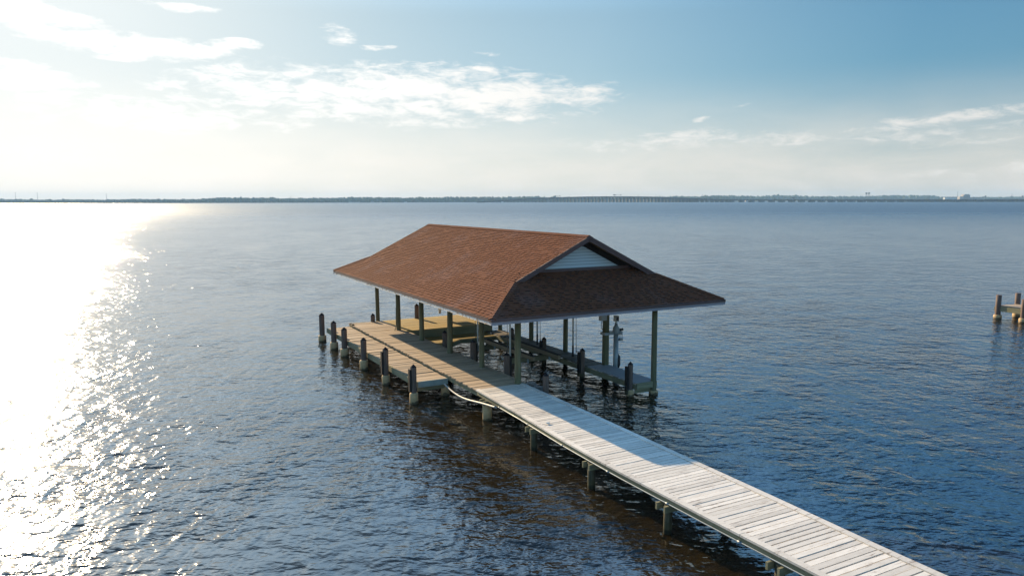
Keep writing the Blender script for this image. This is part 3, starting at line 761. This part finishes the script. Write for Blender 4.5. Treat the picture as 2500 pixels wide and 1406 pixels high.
# caps on ridge and hips: short overlapping bent pieces
def caps(mb, A, B, wd, nl, nr, step=.2):
    A, B, nl, nr = Vector(A), Vector(B), Vector(nl), Vector(nr); d = (B-A); Lg = d.length; d /= Lg; k = 0
    sl = (nl.cross(d)).normalized(); sr = (d.cross(nr)).normalized()
    while k*step < Lg-.02:
        a = A+d*(k*step); b = A+d*min((k+1)*step+.04, Lg); h0, h1 = .050, .034; up = (nl+nr).normalized(); i = len(mb.v)
        pts = [a+sl*wd+nl*h0, a+up*(h0+.012), a+sr*wd+nr*h0, b+sl*wd+nl*h1, b+up*(h1+.012), b+sr*wd+nr*h1, a+sl*wd, a, a+sr*wd]
        mb.v += [tuple(p) for p in pts]
        mb.f += [(i, i+1, i+4, i+3), (i+1, i+2, i+5, i+4), (i+6, i+7, i+1, i), (i+7, i+8, i+2, i+1)]; mb.sm += [False]*4
        k += 1
nL, nR, nF, nB = Vector((-sn_, 0, cs_)), Vector((sn_, 0, cs_)), Vector((0, -sn_, cs_)), Vector((0, sn_, cs_))
m = MB(); caps(m, (XC, GF, ZR), (XC, GB, ZR), .15, nL, nR); m.build('ridge_cap', M['shingle'], roof)
i_ = GF-YF; zb = ZE+SL*i_
m = MB(); caps(m, (XL, YF, ZE), (XL+i_, GF, zb), .15, nL, nF); m.build('hip_cap', M['shingle'], roof)
m = MB(); caps(m, (XR, YF, ZE), (XR-i_, GF, zb), .15, nF, nR); m.build('hip_cap', M['shingle'], roof)
j_ = YB-GB; zbb = ZE+SL*j_
m = MB(); caps(m, (XL, YB, ZE), (XL+j_, GB, zbb), .15, nB, nL); m.build('hip_cap', M['shingle'], roof)
m = MB(); caps(m, (XR, YB, ZE), (XR-j_, GB, zbb), .15, nR, nB); m.build('hip_cap', M['shingle'], roof)
# fascia (two boards per side) along the eaves
for a, b, o in (((XL, YF), (XL, YB), (-1, 0)), ((XR, YF), (XR, YB), (1, 0)), ((XL-.05, YF), (XR+.05, YF), (0, -1)), ((XL-.05, YB), (XR+.05, YB), (0, 1))):
    m = MB(); m.bar((a[0]+o[0]*.028, a[1]+o[1]*.028, ZE-.055), (b[0]+o[0]*.028, b[1]+o[1]*.028, ZE-.055), .05, .115); m.build('drip_board', M['purple'], roof)
    m = MB(); m.bar((a[0]+o[0]*.012, a[1]+o[1]*.012, ZE-.165), (b[0]+o[0]*.012, b[1]+o[1]*.012, ZE-.165), .04, .115); m.build('fascia', M['shadefascia'] if o[1] else M['fascia'], roof)
# rake boards on the front gable
for sg in (1, -1):
    X = (lambda x: x) if sg > 0 else (lambda x: 2*XC-x)
    for off, th, hh, yy in ((.03, .05, .10, GF-.03), (.12, .04, .14, GF-.008)):
        p = (X(XL+i_-.06), yy, zb-.03-off); q = (X(XC+.0), yy, ZR-off)
        m = MB(); m.bar(p, q, th, hh); m.build('rake_board', M['purple'], roof)
    p = (X(XL+j_), GB+.02, zbb-.08); q = (XC, GB+.02, ZR-.08); m = MB(); m.bar(p, q, .05, .2); m.build('rake_board', M['purple'], roof)
# front gable wall: lapped siding and trim
gw = MB(); z0 = 5.22; zz = z0
while zz < ZR-.5:
    z1 = zz+.125; xa = XL+(zz-ZE+.40)/SL; xb = XL+(z1-ZE+.40)/SL
    i = len(gw.v)
    gw.v += [(xa, WF-.035, zz), (2*XC-xa, WF-.035, zz), (2*XC-xb, WF-.008, z1), (xb, WF-.008, z1), (xa, WF+.02, zz), (2*XC-xa, WF+.02, zz)]
    gw.f += [(i, i+1, i+2, i+3), (i+4, i+5, i+1, i)]; gw.sm += [False, False]; zz = z1
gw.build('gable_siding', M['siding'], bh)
m = MB(); zt0 = 5.0; m.box(XL+(5.36-ZE)/SL, 2*XC-XL-(5.36-ZE)/SL, WF-.06, WF+.0, zt0+.03, 5.215); m.build('gable_trim', M['purple'], bh)
m = MB(); b0 = XL+(4.9-ZE)/SL+.15; m.poly([(b0, WF+.05, 4.9), (2*XC-b0, WF+.05, 4.9), (XC, WF+.05, ZR-.1)]); m.build('gable_sheathing', M['fender'], bh); m = MB(); m.poly([(XC, GB-.4, ZR-.1), (2*XC-b0, GB-.4, 4.9), (b0, GB-.4, 4.9)]); m.build('gable_sheathing', M['rafter'], bh)  # front sheathing coloured black to stand for the overhang's deep shade; back stays brown

# ------------------------------------------------------------------ boat lift in the slip
bl = thing('boat_lift', 'empty boat lift cradle with two carpeted bunks in the slip', 'boat lift', (16.8, 31, .8))
for x, y0, y1 in ((16.25, 28.3, 33.5), (17.40, 28.0, 33.3)):
    m = MB(); m.box(x-.06, x+.06, y0, y1, .84, 1.02); bk = m.build('bunk', M['beamwood'], bl)
    m = MB(); m.box(x-.075, x+.075, y0-.002, y1+.002, 1.023, 1.06); m.build('carpet', M['carpet'], bk)
for y in (29.26, 32.67):
    m = MB(); m.box(15.35, 17.75, y-.07, y+.07, .60, .835); m.build('cross_beam', M['crosswood'], bl)
    m = MB(); m.tube([(15.48, y-.11, .62), (15.48, y-.11, 3.4)], [.042, .042], 10); m.build('guide_pole', M['white'], bl)
    m = MB(); m.tube([(18.95, y, ZF+.03), (18.95, y, ZF+.08), (18.95, y, ZF+.9)], [.07, .05, .045], 10); m.build('pole_foot', M['dark'], bl)
    m = MB(); m.tube([(18.95, y, ZF+.55), (18.95, y, 3.4)], [.047, .047], 10); m.build('guide_pole', M['white'], bl)
    for x in (15.40, 19.12):
        m = MB(); m.tube([(x, y-.02, .75), (x+.0, y-.02, 1.1), (x-.03, y-.02, 3.5)], [.022, .014, .009], 6); m.build('cable', M['cable'], bl)
for x, y in ((16.42, 29.26), (17.58, 29.26), (16.42, 32.67)):
    m = MB(); m.box(x-.035, x+.035, y-.12, y-.075, .55, .98); m.build('bracket', M['greymetal'], bl)

# grey lift drive column beside the second right post
dc = thing('lift_drive', 'grey lift drive column with a square head beside the right hand posts', 'lift drive', (19.78, 27.0, 0))
x, y = 19.80, 26.98
m = MB(); m.tube([(x, y, -.5), (x, y, .5), (x, y, 1.93)], [.125, .12, .115], 14); m.build('column', M['greymetal'], dc)
m = MB(); m.tube([(x+.08, y-.03, .4), (x+.1, y-.03, .56), (x+.11, y-.03, .9), (x+.08, y-.03, 1.05)], [.09, .12, .11, .04], 10); m.build('weight', M['dark'], dc)
m = MB(); m.tube([(x, y, 1.94), (x, y, 2.0), (x, y, 2.25), (x-.0, y, 2.36), (x, y, 2.45)], [.13, .17, .155, .08, .06], 12); m.build('gear_housing', M['greymetal'], dc)
m = MB(); m.box(x-.095, x+.095, y-.095, y+.095, 2.55, 2.81); h = m.build('head_box', M['white'], dc, bevel=.01)
m = MB(); m.box(x-.07, x+.07, y-.108, y-.097, 2.59, 2.77); m.build('face_plate', M['dark'], h)
m = MB(); m.tube([(x-.0, y, 2.45), (x, y, 2.56)], [.05, .05], 8); m.build('neck', M['white'], dc)
m = MB(); m.tube([(x+.12, y-.04, 2.14), (x+.33, y-.08, 2.17)], [.065, .055], 10); m.build('motor', M['dark'], dc)
m = MB(); m.box(x+.12, x+.30, y-.11, y+.05, 1.93, 2.08); m.build('gear_box', M['greymetal'], dc, bevel=.015)
m = MB(); m.box(x+.14, x+.30, y-.11, y+.05, 1.64, 1.76)
for dx in (.15, .22, .29): m.tube([(x+dx, y-.08, 1.75), (x+dx, y-.08, 1.95)], [.012, .012], 6)
m.build('bracket', M['greymetal'], dc)
m = MB(); m.box(x-.64, x+.14, y-.04, y+.33, 1.95, 2.06); m.build('clamp', M['greymetal'], dc)
eb = thing('control_box', 'grey electrical box fixed to the second right hand post under the eave', 'electrical box', (19.05, 27.0, 2.9))
m = MB(); m.box(18.84, 19.17, 26.80, 27.0, 2.66, 3.2); b_ = m.build('box', M['box'], eb, bevel=.01)
m = MB(); m.box(18.87, 19.14, 26.785, 26.798, 2.70, 3.15); m.build('lid', M['box'], b_)
m = MB(); m.tube([(18.97, 26.9, 2.66), (18.93, 26.92, 2.5), (18.98, 26.97, 2.3), (19.16, 27.05, 2.15)], [.014]*4, 6); m.build('cord', M['dark'], eb)
# white fitting hanging below the eave
hb = thing('hanging_bracket', 'white framed fitting hanging under the roof before the back deck', 'bracket', (15.2, 39.3, 2.4))
x, y = 16.75, 41.0
m = MB(); m.box(x-.1, x+.95, y-.03, y+.05, 1.62, 2.06)
for k in range(4): m.bar((x-.1, y-.06, 1.66+k*.12), (x+.95, y-.06, 1.66+k*.12), .03, .04)
m.build('panel', M['white'], hb)
m = MB(); m.bar((x+.02, y-.1, 2.2), (x+.16, y-.1, 1.25), .06, .09); m.bar((x+.34, y-.1, 2.2), (x+.18, y-.1, 1.25), .06, .09); m.bar((x+.16, y-.1, 1.28), (x+.16, y-.1, 3.8), .05, .05)
m.bar((x+.9, y-.05, 1.5), (x+.9, y-.05, 3.9), .05, .05); m.build('frame', M['white'], hb)

# ------------------------------------------------------------------ small things
cd = thing('conduit_pipe', 'pale bent conduit sagging from the lower dock to the side of the white boardwalk', 'pipe', (11.5, 25, .6))
key = [(27.2, .66), (26.7, .55), (26.2, .475), (25.7, .45), (25.1, .47), (24.5, .54), (23.9, .63), (23.3, .69), (22.5, .775)]
pts = [(11.36+.09*(27.2-y)/4.7, y, lerp(key[::-1], y)) for y in [27.2-4.7*k/22 for k in range(23)]]
pts = [tuple(sum(Vector(pts[max(0, min(22, k+d))])[a] for d in (-2, -1, 0, 1, 2))/5 for a in range(3)) for k in range(23)]
m = MB(); m.tube(pts, [.036]*23, 10)
prev = 21.6
m.build('bend', M['conduit'], cd)
m = MB(); m.tube([(wl(y)-.005, y, ZD-.155) for y in (22.5, 21, 19.5, 18, 16.5, 15, 13.5, 12, 10.5, 9, 7.5, 6, 4)], [.016]*13, 8); m.build('run', M['greymetal'], cd)
m = MB()
for y in (22.5, 20.3, 18.0, 15.6, 13.2, 10.9, 8.5): m.tube([(wl(y)-.005, y-.05, ZD-.155), (wl(y)-.005, y+.05, ZD-.155)], [.024, .024], 8)
m.build('coupling', M['greymetal'], cd)
pl = MB(); pl.tube([(13.13, 38.2, ZD+.0), (13.20, 38.15, ZD+.3), (13.23, 38.2, ZD+1.3)], [.02, .02, .02], 6)
tag(pl.build('pole', M['post'], None), 'thin dark pole leaning on a shelter post of the brown dock', 'pole')
cl = thing('cleat', 'small white cleat on the white boardwalk near its left edge', 'cleat', (11.75, 19.0, ZD))
m = MB(); m.box(11.72, 11.80, 19.56, 19.60, ZD+.012, ZD+.03); m.build('base', M['white'], cl)
m = MB(); m.tube([(11.68, 19.58, ZD+.05), (11.73, 19.58, ZD+.042), (11.79, 19.58, ZD+.042), (11.84, 19.58, ZD+.05)], [.008, .016, .016, .008], 8); m.build('horn', M['white'], cl)
# canvas heap hung over the slip edge
nb = MB(); rr = random.Random(5)
def cloth(mb, pts, wd, th):
    prev = None
    for p in pts:
        p = Vector(p); j = [p+Vector((rr.uniform(-th, th), rr.uniform(-th, th), rr.uniform(-th, th))) + Vector((0, d*wd, 0)) for d in (-1, -.5, 0, .5, 1)]
        if prev:
            for k in range(4): mb.poly([prev[k], j[k], j[k+1], prev[k+1]], True)
        prev = j
nb.tube([(13.62, 24.45, .84), (13.72, 24.3, 1.0), (13.86, 24.15, .98), (13.96, 24.0, .82), (13.98, 23.9, .5)], [.05, .09, .11, .10, .05], 8, jag=.25, seed=2)
nb.tube([(13.66, 24.0, .80), (13.80, 23.8, .95), (13.98, 23.72, .9), (14.02, 23.66, .6), (13.98, 23.6, .3)], [.06, .10, .10, .09, .05], 8, jag=.3, seed=3)
tag(nb.build('canvas_bundle', M['net'], None), 'crumpled grey canvas hanging at the slip edge beside the white boardwalk', 'canvas')

# neighbour's dock at the right edge
nd = thing('neighbour_dock', 'separate wooden dock end with flat topped posts at the right edge', 'dock', (53.2, 27.2, 0))
NDX = [(52.16, 27.96, 1.62), (54.0, 27.72, 1.66), (52.05, 26.3, 1.52), (54.0, 25.9, 1.6)]
ax = (Vector((54.0, 27.72, 0))-Vector((52.16, 27.96, 0))).normalized(); ay = Vector((52.05, 26.3, 0))-Vector((52.16, 27.96, 0)); ay.normalize()
def nq(a0, a1, b0, b1):
    o = Vector((52.16, 27.96, 0)); return [tuple((o+ax*a+ay*b)[:2]) for a, b in ((a0, b0), (a1, b0), (a1, b1), (a0, b1))]
for i, (x, y, zt) in enumerate(NDX):
    m = MB(); round_pile(m, x, y, -1, zt, .17, seed=500+i); po = m.build('post', M['mooring'], nd)
    m = MB(); m.tube([(x, y, -.8), (x, y, .24), (x, y, .28)], [.25, .25, .2], 14); m.build('concrete_sleeve', M['concrete'], po)
m = MB()
for k in range(36): m.prism(nq(.1, 1.9, .0+k*.166, .155+k*.166), .86, .91)
m.build('decking', M['deck'], nd)
for z0, z1 in ((.74, .85), (.52, .73)):
    m = MB(); m.prism(nq(-.05, .04, -.1, 6.0), z0, z1); m.build('edge_board', M['treated_y'], nd)
m = MB(); m.prism(nq(-.08, 2.0, -.2, -.1), .50, .83); m.build('end_board', M['treated'], nd)

# ------------------------------------------------------------------ river haze
hz = MB()
q = [far(-4300, -300)[:2], far(4300, -300)[:2], far(4300, 4700)[:2], far(-4300, 4700)[:2]]
hz.prism(q, -2.0, 56)
hm = bpy.data.materials.new('haze'); hm.use_nodes = True; ht = NT(hm.node_tree); ht.n.remove(ht.n['Principled BSDF'])
pv = ht.n.new('ShaderNodeVolumePrincipled'); pv.inputs['Color'].default_value = (.45, .72, 1.0, 1); pv.inputs['Density'].default_value = 1.15e-4
ht.l.new(pv.outputs[0], ht.n['Material Output'].inputs['Volume'])
tag(hz.build('haze', hm, scale=1), kind='stuff')
